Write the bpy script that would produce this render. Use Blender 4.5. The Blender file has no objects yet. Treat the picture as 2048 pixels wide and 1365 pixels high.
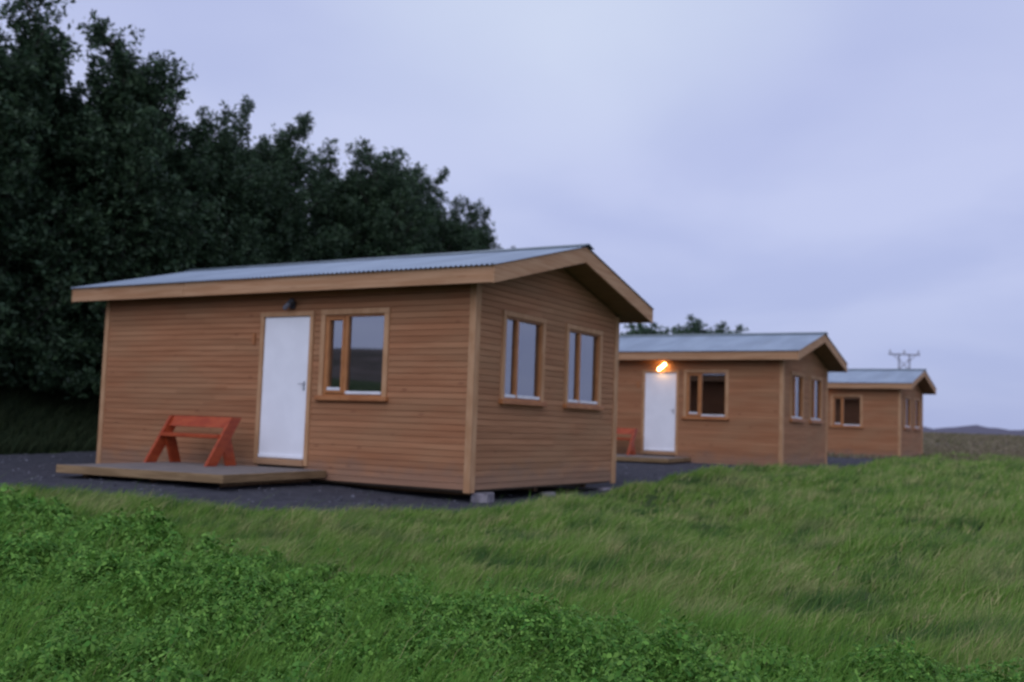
import bpy, math, random
import numpy as np
from mathutils import Vector, Matrix, Euler

R = math.radians
scene = bpy.context.scene
col = scene.collection
random.seed(4)

# ------------------------------------------------------------------ camera
EYE = 1.0
cam_d = bpy.data.cameras.new('camera')
cam = bpy.data.objects.new('camera', cam_d)
col.objects.link(cam)
scene.camera = cam
cam_d.sensor_width = 36.0
cam_d.lens = 36.0 * 2094.2 / 2048.0
cam_d.clip_start = 0.05
cam_d.clip_end = 9000
cam.location = (0, 0, EYE)
cam.rotation_euler = (Matrix.Rotation(math.pi / 2 + 0.08, 3, 'X') @ Matrix.Rotation(0.0341, 3, 'Z')).to_euler()
cam_d.dof.use_dof = True
cam_d.dof.focus_distance = 4.2
cam_d.dof.aperture_fstop = 2.5

# ------------------------------------------------------------------ light
SUN_EL, SUN_AZ = 38.0, 200.0          # azimuth clockwise from +Y (200 = behind the camera, to its left)
scene.view_settings.view_transform = 'Standard'
scene.view_settings.look = 'None'
scene.view_settings.exposure = 0.0
scene.view_settings.gamma = 1.0
scene.cycles.filter_width = 2.2
scene.cycles.max_bounces = 8
scene.cycles.transparent_max_bounces = 12
scene.cycles.sample_clamp_indirect = 4.0

sd = bpy.data.lights.new('sun', 'SUN')
sun = bpy.data.objects.new('sun', sd)
col.objects.link(sun)
sd.energy = 0.95
sd.angle = R(50)
sd.color = (0.84, 0.86, 1.0)
az, el = R(SUN_AZ), R(SUN_EL)
tosun = Vector((math.sin(az) * math.cos(el), math.cos(az) * math.cos(el), math.sin(el)))
sun.rotation_euler = tosun.to_track_quat('Z', 'Y').to_euler()

W_ = bpy.data.worlds.new('World')
scene.world = W_
W_.use_nodes = True
nt = W_.node_tree
nt.nodes.clear()


class NT:
    """small helper for node trees"""
    def __init__(s, tree):
        s.t = tree

    def n(s, typ, **kw):
        nd = s.t.nodes.new(typ)
        for k, v in kw.items():
            if k.startswith('i_'):
                nd.inputs[k[2:].replace('_', ' ')].default_value = v
            else:
                setattr(nd, k, v)
        return nd

    def l(s, a, b):
        s.t.links.new(a, b)

    def val(s, sock, v):
        if isinstance(v, bpy.types.NodeSocket):
            s.l(v, sock)
        else:
            sock.default_value = v

    def math(s, op, a, b=0.0, clamp=False):
        m = s.n('ShaderNodeMath', operation=op)
        m.use_clamp = clamp
        s.val(m.inputs[0], a)
        s.val(m.inputs[1], b)
        return m.outputs[0]

    def mix(s, f, a, b, blend='MIX'):
        m = s.n('ShaderNodeMix', data_type='RGBA', blend_type=blend)
        s.val(m.inputs[0], f)
        s.val(m.inputs[6], a if isinstance(a, bpy.types.NodeSocket) else (*a, 1))
        s.val(m.inputs[7], b if isinstance(b, bpy.types.NodeSocket) else (*b, 1))
        return m.outputs[2]

    def noise(s, vec, scale, detail=3.0, rough=0.5, dist=0.0):
        m = s.n('ShaderNodeTexNoise')
        s.l(vec, m.inputs['Vector'])
        m.inputs['Scale'].default_value = scale
        m.inputs['Detail'].default_value = detail
        m.inputs['Roughness'].default_value = rough
        m.inputs['Distortion'].default_value = dist
        return m.outputs['Fac']

    def ramp(s, f, a, b):
        m = s.n('ShaderNodeMapRange', interpolation_type='SMOOTHSTEP')
        s.val(m.inputs[0], f)
        m.inputs[1].default_value = a
        m.inputs[2].default_value = b
        return m.outputs[0]

    def mapping(s, vec, scale=(1, 1, 1), loc=(0, 0, 0), rot=(0, 0, 0)):
        m = s.n('ShaderNodeMapping')
        s.l(vec, m.inputs[0])
        m.inputs['Scale'].default_value = scale
        m.inputs['Location'].default_value = loc
        m.inputs['Rotation'].default_value = rot
        return m.outputs[0]


w = NT(nt)
STR = 0.1
tc = w.n('ShaderNodeTexCoord')
sep = w.n('ShaderNodeSeparateXYZ')
w.l(tc.outputs['Generated'], sep.inputs[0])
sky = w.n('ShaderNodeTexSky', sky_type='NISHITA')
sky.sun_disc = False
sky.sun_elevation = el
sky.sun_rotation = az
# cloud sheet seen on a flat layer overhead: direction / (height + k)
dz = w.math('ADD', w.math('MAXIMUM', sep.outputs[2], 0.0), 0.16)
cv = w.n('ShaderNodeCombineXYZ')
w.l(w.math('DIVIDE', sep.outputs[0], dz), cv.inputs[0])
w.l(w.math('DIVIDE', sep.outputs[1], dz), cv.inputs[1])
n1 = w.noise(w.mapping(cv.outputs[0], (1.0, 0.8, 1), (3.1, 7.7, 0)), 1.3, 4.0, 0.45, 0.2)
n2 = w.noise(w.mapping(cv.outputs[0], (0.5, 0.5, 1), (11.3, 2.4, 4)), 0.8, 3.0, 0.5, 0.3)
cl = w.mix(w.ramp(n1, 0.32, 0.66), (0.465, 0.52, 0.81), (0.56, 0.61, 0.88))
cl = w.mix(w.math('MULTIPLY', w.ramp(n2, 0.50, 0.75), 0.4), cl, (0.66, 0.74, 0.93))
# thinner cloud in one part of the sky
dp = w.n('ShaderNodeVectorMath', operation='DOT_PRODUCT')
w.l(tc.outputs['Generated'], dp.inputs[0])
bd = Vector((0.05, 0.88, 0.50)).normalized()
dp.inputs[1].default_value = bd
thin = w.math('MULTIPLY', w.ramp(dp.outputs['Value'], 0.955, 1.0), w.math('ADD', w.math('MULTIPLY', n1, 0.6), 0.45))
cl = w.mix(thin, cl, (0.70, 0.78, 0.94))
# deeper and greyer band of cloud towards the horizon
hz = w.ramp(sep.outputs[2], 0.20, -0.02)
cl = w.mix(w.math('MULTIPLY', hz, 0.75), cl, (0.37, 0.43, 0.71))
# the western half of the sky, behind the viewer, still holds more light
bk = w.ramp(w.math('MULTIPLY', sep.outputs[1], -1.0), -0.1, 0.9)
cl = w.mix(bk, cl, w.mix(1.0, cl, (1.35, 1.36, 1.28), 'MULTIPLY'))
clx = w.mix(1.0, cl, (1 / STR, 1 / STR, 1 / STR), 'MULTIPLY')
fin = w.mix(0.94, sky.outputs[0], clx)
bg = w.n('ShaderNodeBackground')
bg.inputs[1].default_value = STR
w.l(fin, bg.inputs[0])
wo = w.n('ShaderNodeOutputWorld')
w.l(bg.outputs[0], wo.inputs[0])


# ------------------------------------------------------------------ materials
def material(name, c1, c2, scale=(1, 1, 1), nscale=5.0, detail=4.0, lo=0.35, hi=0.65, rough=0.8, island=0.0,
             bump=0.0, bscale=None, metallic=0.0, spec=0.3, coord='Object', extra=None, translucent=0.0, ibias=0.0):
    m = bpy.data.materials.new(name)
    m.use_nodes = True
    t = NT(m.node_tree)
    m.node_tree.nodes.clear()
    tc = t.n('ShaderNodeTexCoord')
    src = tc.outputs[coord]
    geo = t.n('ShaderNodeNewGeometry')
    vec = t.mapping(src, scale)
    if island:   # every board or leaf gets its own patch of pattern
        add = t.n('ShaderNodeVectorMath', operation='ADD')
        sc = t.n('ShaderNodeVectorMath', operation='SCALE')
        comb = t.n('ShaderNodeCombineXYZ')
        for q in range(3):
            t.l(geo.outputs['Random Per Island'], comb.inputs[q])
        t.l(comb.outputs[0], sc.inputs[0])
        sc.inputs['Scale'].default_value = 37.0
        t.l(vec, add.inputs[0])
        t.l(sc.outputs[0], add.inputs[1])
        vec2 = add.outputs[0]
    else:
        vec2 = vec
    nz = t.noise(vec2, nscale, detail)
    c = t.mix(t.ramp(nz, lo, hi), c1, c2)
    if extra:
        c = extra(t, c, src, geo)
    if island:
        f = t.math('ADD', t.math('MULTIPLY', t.math('SUBTRACT', geo.outputs['Random Per Island'], 0.5), island), 1.0 + ibias)
        cc = t.n('ShaderNodeCombineColor')
        for q in range(3):
            t.l(f, cc.inputs[q])
        c = t.mix(1.0, c, cc.outputs[0], 'MULTIPLY')
    p = t.n('ShaderNodeBsdfPrincipled')
    t.l(c, p.inputs['Base Color'])
    p.inputs['Roughness'].default_value = rough
    p.inputs['Metallic'].default_value = metallic
    p.inputs['Specular IOR Level'].default_value = spec
    out = t.n('ShaderNodeOutputMaterial')
    sh = p.outputs[0]
    if translucent:
        tr = t.n('ShaderNodeBsdfTranslucent')
        t.l(c, tr.inputs[0])
        ms = t.n('ShaderNodeMixShader')
        ms.inputs[0].default_value = translucent
        t.l(p.outputs[0], ms.inputs[1])
        t.l(tr.outputs[0], ms.inputs[2])
        sh = ms.outputs[0]
    if bump:
        b = t.n('ShaderNodeBump')
        b.inputs['Strength'].default_value = bump
        b.inputs['Distance'].default_value = 0.02
        t.l(t.noise(t.mapping(src, bscale or scale), nscale * 2, 4), b.inputs['Height'])
        t.l(b.outputs[0], p.inputs['Normal'])
    t.l(sh, out.inputs[0])
    return m


def knots(dark, sc):
    def f(t, c, src, geo):
        v = t.n('ShaderNodeTexVoronoi')
        t.l(t.mapping(src, sc), v.inputs['Vector'])
        v.inputs['Scale'].default_value = 1.0
        k = t.ramp(v.outputs['Distance'], 0.14, 0.05)
        c = t.mix(t.math('MULTIPLY', k, 0.55), c, dark)
        big = t.ramp(t.noise(t.mapping(src, (0.5, 0.5, 1.6)), 1.3, 3), 0.4, 0.65)
        c = t.mix(t.math('MULTIPLY', big, 0.30), c, (0.34, 0.215, 0.115))
        sp = t.n('ShaderNodeSeparateXYZ')          # weathered and splashed lowest boards
        t.l(src, sp.inputs[0])
        hz_ = t.math('ADD', sp.outputs[2], t.math('MULTIPLY', t.noise(t.mapping(src, (1.5, 1.5, 3)), 2.0, 5), -0.55))
        return t.mix(t.math('MULTIPLY', t.ramp(hz_, 0.12, -0.22), 0.45), c, (0.19, 0.145, 0.115))
    return f


M = {}
M['board_x'] = material('stained pine, boards along x', (0.30, 0.126, 0.058), (0.42, 0.198, 0.098), (0.7, 3, 14), 1.3, 5, 0.2, 0.85, rough=0.75,
                        island=0.20, bump=0.25, spec=0.15, extra=knots((0.16, 0.06, 0.03), (2.2, 2.2, 5.5)))
M['board_y'] = material('stained pine, boards along y', (0.30, 0.138, 0.066), (0.42, 0.212, 0.108), (3, 0.7, 14), 1.3, 5, 0.2, 0.85, rough=0.75,
                        island=0.20, bump=0.25, spec=0.15, extra=knots((0.16, 0.07, 0.03), (2.2, 2.2, 5.5)))
M['trim'] = material('pale trim timber', (0.42, 0.225, 0.11), (0.50, 0.29, 0.155), (3, 3, 1.0), 3.0, 5, rough=0.7, island=0.12, bump=0.2, spec=0.2)
M['fascia'] = material('fascia timber', (0.40, 0.205, 0.10), (0.50, 0.285, 0.155), (0.6, 0.6, 9), 2.2, 5, rough=0.7, island=0.10, bump=0.2,
                       spec=0.2, extra=knots((0.25, 0.10, 0.05), (1.1, 1.1, 6)))
M['barge'] = material('barge timber', (0.41, 0.22, 0.11), (0.50, 0.295, 0.16), (0.6, 0.6, 9), 2.2, 5, rough=0.7, island=0.10, bump=0.2, spec=0.2)
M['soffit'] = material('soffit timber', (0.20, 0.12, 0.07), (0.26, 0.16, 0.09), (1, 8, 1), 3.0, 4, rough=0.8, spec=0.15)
M['sash'] = material('orange stained sash', (0.36, 0.14, 0.045), (0.43, 0.18, 0.06), (4, 4, 2), 4.0, 3, rough=0.45, spec=0.4)
M['sill'] = material('orange stained sill', (0.33, 0.12, 0.04), (0.42, 0.17, 0.06), (2, 2, 6), 3.0, 3, rough=0.5, spec=0.4)
M['white'] = material('white door paint', (0.80, 0.80, 0.83), (0.84, 0.84, 0.87), (1, 1, 1), 3.0, 3, rough=0.45, spec=0.4,
                      extra=lambda t, c, s, g: t.mix(t.math('MULTIPLY', t.ramp(t.noise(t.mapping(s, (5, 5, 1.2)), 2.0, 5), 0.66, 0.82), 0.12), c, (0.45, 0.42, 0.38)))
M['bar'] = material('white weather bar', (0.66, 0.66, 0.68), (0.74, 0.74, 0.76), rough=0.5)
M['dark_metal'] = material('dark metal', (0.03, 0.03, 0.035), (0.06, 0.06, 0.07), nscale=20, rough=0.5, spec=0.5)
M['steel'] = material('brushed steel', (0.35, 0.35, 0.37), (0.45, 0.45, 0.47), nscale=20, rough=0.35, metallic=0.9)
M['roof'] = material('galvanised corrugated sheet', (0.27, 0.33, 0.40), (0.34, 0.41, 0.48), (1.3, 0.35, 1), 1.6, 4, rough=0.42, metallic=0.35, spec=0.5,
                     extra=lambda t, c, s, g: t.mix(t.math('MULTIPLY', t.ramp(t.noise(t.mapping(s, (6, 0.5, 1)), 1.0, 4), 0.5, 0.75), 0.35), c, (0.23, 0.27, 0.29)))
M['ridge'] = material('ridge flashing', (0.10, 0.14, 0.155), (0.15, 0.19, 0.21), nscale=3, rough=0.4, metallic=0.4, spec=0.5)
M['inside'] = material('interior lining', (0.16, 0.12, 0.09), (0.2, 0.15, 0.11), nscale=3, rough=0.9)
M['curtain'] = material('pale net curtain', (0.78, 0.76, 0.82), (0.88, 0.86, 0.9), (9, 9, 0.3), 1.6, 2, rough=0.95, translucent=0.2)
M['cloth'] = material('white cloth', (0.8, 0.8, 0.8), (0.88, 0.88, 0.88), nscale=8, rough=0.9)
M['red'] = material('orange red bench paint', (0.31, 0.044, 0.013), (0.40, 0.070, 0.020), (3, 3, 8), 2.0, 4, rough=0.5, island=0.12, bump=0.1, spec=0.35,
                    extra=lambda t, c, s, g: t.mix(t.math('MULTIPLY', t.ramp(t.noise(s, 9.0, 5), 0.56, 0.75), 0.3), c, (0.30, 0.07, 0.03)))
M['deck'] = material('weathered deck planks', (0.16, 0.14, 0.13), (0.25, 0.21, 0.18), (1, 9, 1), 2.0, 5, rough=0.8, island=0.25, bump=0.3, spec=0.15)
M['deck_edge'] = material('treated deck edge board', (0.22, 0.14, 0.07), (0.32, 0.21, 0.11), (1.2, 1.2, 12), 2.0, 5, rough=0.8, island=0.15, bump=0.3, spec=0.15)
M['block'] = material('concrete block', (0.16, 0.145, 0.16), (0.30, 0.27, 0.29), nscale=9, rough=0.95, bump=0.6, bscale=(2, 2, 2))
M['bark'] = material('grey brown bark', (0.06, 0.05, 0.045), (0.13, 0.11, 0.10), (6, 6, 1.2), 3.0, 5, rough=0.95, bump=0.6)
M['leaf'] = material('dark willow leaves', (0.023, 0.050, 0.024), (0.058, 0.098, 0.044), nscale=0.9, detail=2, rough=0.55, island=0.9, spec=0.3, translucent=0.25)
M['leaf_far'] = material('green poplar leaves', (0.045, 0.085, 0.045), (0.08, 0.13, 0.07), nscale=0.9, detail=2, rough=0.6, island=0.8, spec=0.3, translucent=0.3)
M['pole'] = material('grey pole timber', (0.16, 0.15, 0.17), (0.22, 0.20, 0.22), nscale=2, rough=0.9)
M['insulator'] = material('glazed insulator', (0.12, 0.10, 0.10), (0.16, 0.13, 0.12), nscale=2, rough=0.3)


def glass_mat():
    m = bpy.data.materials.new('window glass')
    m.use_nodes = True
    t = NT(m.node_tree)
    m.node_tree.nodes.clear()
    fr = t.n('ShaderNodeFresnel')
    fr.inputs[0].default_value = 3.6
    gl = t.n('ShaderNodeBsdfGlossy')
    gl.inputs['Roughness'].default_value = 0.02
    gl.inputs[0].default_value = (0.92, 0.94, 1.0, 1)
    tr = t.n('ShaderNodeBsdfTransparent')
    tr.inputs[0].default_value = (0.93, 0.95, 0.96, 1)
    ms = t.n('ShaderNodeMixShader')
    t.l(fr.outputs[0], ms.inputs[0])
    t.l(tr.outputs[0], ms.inputs[1])
    t.l(gl.outputs[0], ms.inputs[2])
    o = t.n('ShaderNodeOutputMaterial')
    t.l(ms.outputs[0], o.inputs[0])
    return m


M['glass'] = glass_mat()


def emis(name, c, s):
    m = bpy.data.materials.new(name)
    m.use_nodes = True
    m.node_tree.nodes.clear()
    t = NT(m.node_tree)
    e = t.n('ShaderNodeEmission')
    e.inputs[0].default_value = (*c, 1)
    e.inputs[1].default_value = s
    o = t.n('ShaderNodeOutputMaterial')
    t.l(e.outputs[0], o.inputs[0])
    return m


M['lit'] = emis('lit lamp glass', (1.0, 0.55, 0.19), 32.0)
M['unlit'] = material('unlit lamp glass', (0.14, 0.14, 0.17), (0.18, 0.18, 0.21), rough=0.2, spec=0.6)


# ------------------------------------------------------------------ mesh helpers
class MB:
    def __init__(s):
        s.v, s.f = [], []

    def add(s, vs, fs):
        o = len(s.v)
        s.v += [tuple(q) for q in vs]
        s.f += [tuple(i + o for i in f) for f in fs]

    def box(s, x0, x1, y0, y1, z0, z1):
        s.add([(x0, y0, z0), (x1, y0, z0), (x1, y1, z0), (x0, y1, z0), (x0, y0, z1), (x1, y0, z1), (x1, y1, z1), (x0, y1, z1)],
              [(0, 3, 2, 1), (4, 5, 6, 7), (0, 1, 5, 4), (1, 2, 6, 5), (2, 3, 7, 6), (3, 0, 4, 7)])

    def cbox(s, x0, x1, y0, y1, z0, z1, c=0.004):
        """box with chamfered edges"""
        c = min(c, (x1 - x0) / 3, (y1 - y0) / 3, (z1 - z0) / 3)
        import itertools
        vs, idx = [], {}
        for a, b, d in itertools.product((0, 1), repeat=3):
            P = [(x0, x1)[a], (y0, y1)[b], (z0, z1)[d]]
            I = [c if a == 0 else -c, c if b == 0 else -c, c if d == 0 else -c]
            for k in range(3):
                q = [P[j] + (0 if j == k else I[j]) for j in range(3)]
                idx[(a, b, d, k)] = len(vs)
                vs.append(q)
        fs = []
        for k in range(3):
            j, l = [(1, 2), (0, 2), (0, 1)][k]
            for side in (0, 1):
                f = []
                for (p, q) in ((0, 0), (1, 0), (1, 1), (0, 1)):
                    key = [0, 0, 0]
                    key[k] = side
                    key[j] = p
                    key[l] = q
                    f.append(idx[(*key, k)])
                flip = (side == 0) != (k == 1)
                fs.append(tuple(reversed(f)) if flip else tuple(f))
        for k in range(3):
            j, l = [(1, 2), (0, 2), (0, 1)][k]
            for p in (0, 1):
                for q in (0, 1):
                    def key(sd, kk):
                        t = [0, 0, 0]
                        t[k] = sd
                        t[j] = p
                        t[l] = q
                        return idx[(*t, kk)]
                    fs.append((key(0, j), key(1, j), key(1, l), key(0, l)))
        for a, b, d in itertools.product((0, 1), repeat=3):
            fs.append((idx[(a, b, d, 0)], idx[(a, b, d, 1)], idx[(a, b, d, 2)]))
        s.add(vs, fs)

    def prism(s, poly, axis, a, b):
        """poly = list of 2D points, extruded from a to b along axis"""
        n = len(poly)
        def P(p, h):
            return {'x': (h, p[0], p[1]), 'y': (p[0], h, p[1]), 'z': (p[0], p[1], h)}[axis]
        vs = [P(p, a) for p in poly] + [P(p, b) for p in poly]
        fs = [tuple(range(n))[::-1], tuple(range(n, 2 * n))]
        fs += [(i, (i + 1) % n, n + (i + 1) % n, n + i) for i in range(n)]
        s.add(vs, fs)

    def tube(s, p0, p1, r0, r1, seg=8):
        p0, p1 = Vector(p0), Vector(p1)
        d = (p1 - p0).normalized()
        q = d.to_track_quat('Z', 'Y')
        vs = []
        for p, r in ((p0, r0), (p1, r1)):
            for k in range(seg):
                a = 2 * math.pi * k / seg
                vs.append(p + q @ Vector((math.cos(a) * r, math.sin(a) * r, 0)))
        fs = [(i, (i + 1) % seg, seg + (i + 1) % seg, seg + i) for i in range(seg)]
        fs += [tuple(range(seg))[::-1], tuple(range(seg, 2 * seg))]
        s.add(vs, fs)

    def capsule(s, p0, p1, r, seg=12, rings=5):
        p0, p1 = Vector(p0), Vector(p1)
        d = (p1 - p0).normalized()
        q = d.to_track_quat('Z', 'Y')
        prof = []
        for k in range(rings + 1):
            a = -math.pi / 2 + math.pi / 2 * k / rings
            prof.append((p0, math.cos(a) * r, math.sin(a) * r))
        for k in range(rings + 1):
            a = math.pi / 2 * k / rings
            prof.append((p1, math.cos(a) * r, math.sin(a) * r))
        vs = []
        for c, rr, h in prof:
            for k in range(seg):
                a = 2 * math.pi * k / seg
                vs.append(c + q @ Vector((math.cos(a) * max(rr, 1e-4), math.sin(a) * max(rr, 1e-4), h)))
        fs = []
        for j in range(len(prof) - 1):
            for i in range(seg):
                fs.append((j * seg + i, j * seg + (i + 1) % seg, (j + 1) * seg + (i + 1) % seg, (j + 1) * seg + i))
        s.add(vs, fs)

    def build(s, name, m, parent=None, recalc=True, smooth=False):
        import bmesh
        me = bpy.data.meshes.new(name)
        me.from_pydata(s.v, [], s.f)
        if recalc:
            bm = bmesh.new()
            bm.from_mesh(me)
            bmesh.ops.recalc_face_normals(bm, faces=bm.faces)
            bm.to_mesh(me)
            bm.free()
        me.materials.append(M[m] if isinstance(m, str) else m)
        if smooth:
            me.polygons.foreach_set('use_smooth', [True] * len(me.polygons))
        o = bpy.data.objects.new(name, me)
        col.objects.link(o)
        if parent:
            o.parent = parent
        return o


def np_mesh(name, verts, faces_n, loops, m, smooth=False):
    """verts (n,3); faces_n = array of face sizes; loops = flat vertex indices"""
    me = bpy.data.meshes.new(name)
    me.vertices.add(len(verts))
    me.vertices.foreach_set('co', np.asarray(verts, np.float32).ravel())
    me.loops.add(len(loops))
    me.loops.foreach_set('vertex_index', np.asarray(loops, np.int32))
    me.polygons.add(len(faces_n))
    st = np.concatenate([[0], np.cumsum(faces_n)[:-1]]).astype(np.int32)
    me.polygons.foreach_set('loop_start', st)
    me.update(calc_edges=True)
    if smooth:
        me.polygons.foreach_set('use_smooth', np.ones(len(faces_n), bool))
    me.materials.append(M[m] if isinstance(m, str) else m)
    return me


def link(name, me, parent=None):
    o = bpy.data.objects.new(name, me)
    col.objects.link(o)
    if parent:
        o.parent = parent
    return o


def empty(name, loc=(0, 0, 0), rz=0.0):
    o = bpy.data.objects.new(name, None)
    col.objects.link(o)
    o.location = loc
    o.rotation_euler = (0, 0, rz)
    return o


def tag(o, label=None, cat=None, group=None, kind=None):
    for k, v in (('label', label), ('category', cat), ('group', group), ('kind', kind)):
        if v:
            o[k] = v
    return o


def copy_tree(o, parent=None):
    c = o.copy()
    col.objects.link(c)
    if parent:
        c.parent = parent
    for ch in [q for q in bpy.data.objects if q.parent == o]:
        copy_tree(ch, c)
    return c


# ------------------------------------------------------------------ the lie of the land
YAW = 0.535
HOUSES = [(-0.480, 13.157, EYE - 0.832), (6.522, 25.140, EYE - 0.788), (14.259, 38.326, EYE - 0.7645)]
TP, TD = np.array([-7.7, 27.0]), np.array([0.504, 0.864])
TN = np.array([0.864, -0.504])

CTRL = np.array([
    (-0.48, 13.16, -0.09, 2.0), (1.7, 16.8, -0.08, 2), (-4.1, 13.5, 0.30, 1.5), (-6.5, 16.7, 0.20, 3), (-4.3, 20.3, 0.20, 2), (-3, 11.5, 0.03, 3), (-7, 12.5, 0.06, 3),
    (3.0, 19.5, 0.10, 2), (6.5, 25.1, 0.17, 3), (8.7, 28.8, 0.19, 3), (0.5, 28.7, 0.19, 3), (10, 32, 0.19, 3), (14.3, 38.3, 0.215, 3), (16.4, 42, 0.22, 3), (8.3, 41.9, 0.22, 4),
    (5.2, 19.5, 0.17, 2), (8.0, 22.5, 0.20, 2.5), (4.5, 14, 0.10, 3), (3.0, 9.0, 0.03, 2.5), (7, 12, 0.12, 3), (0, 6, 0.0, 3), (0, 0, -0.05, 4),
    (12, 28, 0.24, 4), (18, 40, 0.22, 6), (14, 18, 0.22, 5), (-10, 5, 0.0, 5), (-12, 14, 0.1, 4), (30, 60, 0.25, 14), (10, -10, 0.0, 10), (-10, -10, 0.0, 10), (30, 20, 0.4, 10),
    (5, 55, 0.3, 8), (-30, 10, 0.2, 10), (60, 110, 0.5, 25), (-20, 60, 1.4, 14),
])


def sstep(x, a, b):
    t = np.clip((x - a) / (b - a), 0, 1)
    return t * t * (3 - 2 * t)


def vnoise(x, y, seed=0):
    """cheap smooth value noise from summed sines"""
    r = np.random.RandomState(seed)
    o = 0
    for k in range(6):
        a = r.rand() * 6.283
        f = 0.7 + r.rand() * 0.9
        o = o + np.sin((x * math.cos(a) + y * math.sin(a)) * f * 2 + r.rand() * 6.283)
    return o / 6.0


def gravel_edge_y(x):
    gx = [-40, -8, -5.9, -4.3, -3.0, -1.9, -0.9, -0.2, 0.5, 1.2, 1.9, 2.8, 3.9, 5.2, 6.4, 8.2, 9.3, 10.5, 12.2, 14.2, 16.4, 17.6, 18.5, 19]
    gy = [13.5, 12.3, 11.8, 11.4, 10.9, 10.8, 11.3, 12.1, 13.2, 14.7, 16.6, 18.9, 21.3, 23.4, 24.7, 25.3, 27.5, 30.5, 34.5, 37.6, 39.0, 41, 46, 60]
    return np.interp(x, gx, gy)


def on_gravel(x, y):
    wob = 0.22 * vnoise(x * 1.4, y * 1.4, 5)
    e = gravel_edge_y(x) + wob
    o = (x - TP[0]) * TN[0] + (y - TP[1]) * TN[1]
    return (y > e) & (o > 3.1 + 0.4 * vnoise(x, y, 9)) & (x < 19) & (y < 52) & (x > -16)


def clover_edge_y(x):
    return np.interp(x, [-12, -4.7, -3.0, -2.1, -1.3, -0.3, 0.5, 1.15, 1.6, 2.0, 3.0, 6.0], [11.5, 9.9, 8.4, 7.4, 6.9, 6.0, 5.3, 4.9, 4.3, 4.0, 3.3, 1.5])


def height(x, y):
    x = np.asarray(x, float)
    y = np.asarray(y, float)
    num = np.full(x.shape, 0.0) + 1e-9 * 0.1
    den = np.full(x.shape, 1e-9)
    for cx, cy, cz, s in CTRL:
        wgt = np.exp(-((x - cx) ** 2 + (y - cy) ** 2) / (2 * s * s))
        num = num + wgt * cz
        den = den + wgt
    g = num / den
    r = np.hypot(x, y)
    inside = sstep(den, 1e-6, 2e-3)
    g = g * inside + 0.4 * (1 - inside)
    o = (x - TP[0]) * TN[0] + (y - TP[1]) * TN[1]
    sx = (x - TP[0]) * TD[0] + (y - TP[1]) * TD[1]
    bank = (1.05 * sstep(-o, -3.2, 0.4) + 1.3 * sstep(-o, 0.5, 7)) * (1 - 0.6 * sstep(sx, 16, 30)) * (1 - sstep(r, 90, 160)) * (1 - sstep(-sx, 45, 70))
    far = np.interp(r, [0, 40, 70, 110, 200, 300, 600, 1100, 1500, 2300, 6000], [0, 0, 0.10, 0.35, 1.2, 2.5, 2.9, 3.3, 4.5, 9, 9])
    ang = np.arctan2(x, y)
    ridge = np.clip(0.6 + 0.32 * np.sin(ang * 14 + 1.83) + 0.15 * np.sin(ang * 108 + 0.51) + 0.06 * np.sin(ang * 290), 0, 2)
    far = far + sstep(r, 900, 1500) * (1 - sstep(r, 1700, 2500)) * 15.0 * ridge
    # an unseen hill, added left behind the viewer to darken the window reflections
    far = far + 8.0 * np.exp(-((x + 95) ** 2 / (2 * 22 ** 2) + (y + 25) ** 2 / (2 * 30 ** 2)))
    near = (1 - sstep(r, 16, 40))
    rt = sstep(x + 0.35 * y, 2.5, 7)      # hummocky rough grass on the right
    gm = 1 - (on_gravel(x, y)).astype(float)
    hum = 0.02 * vnoise(x * 1.3, y * 1.3, 1) + 0.05 * (1 - sstep(r, 8, 11)) * vnoise(x * 1.9, y * 1.9, 8) + rt * (0.17 * vnoise(x * 0.8, y * 0.62, 2) + 0.06 * vnoise(x * 2.3, y * 2.1, 3))
    ge = np.clip((gravel_edge_y(x) - y) / 1.5, 0, 1)       # flat on the gravel pad, rough in the grass
    fadeg = np.where(o < 2.0, 0.6, ge)
    return g + bank + far + near * hum * fadeg


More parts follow.
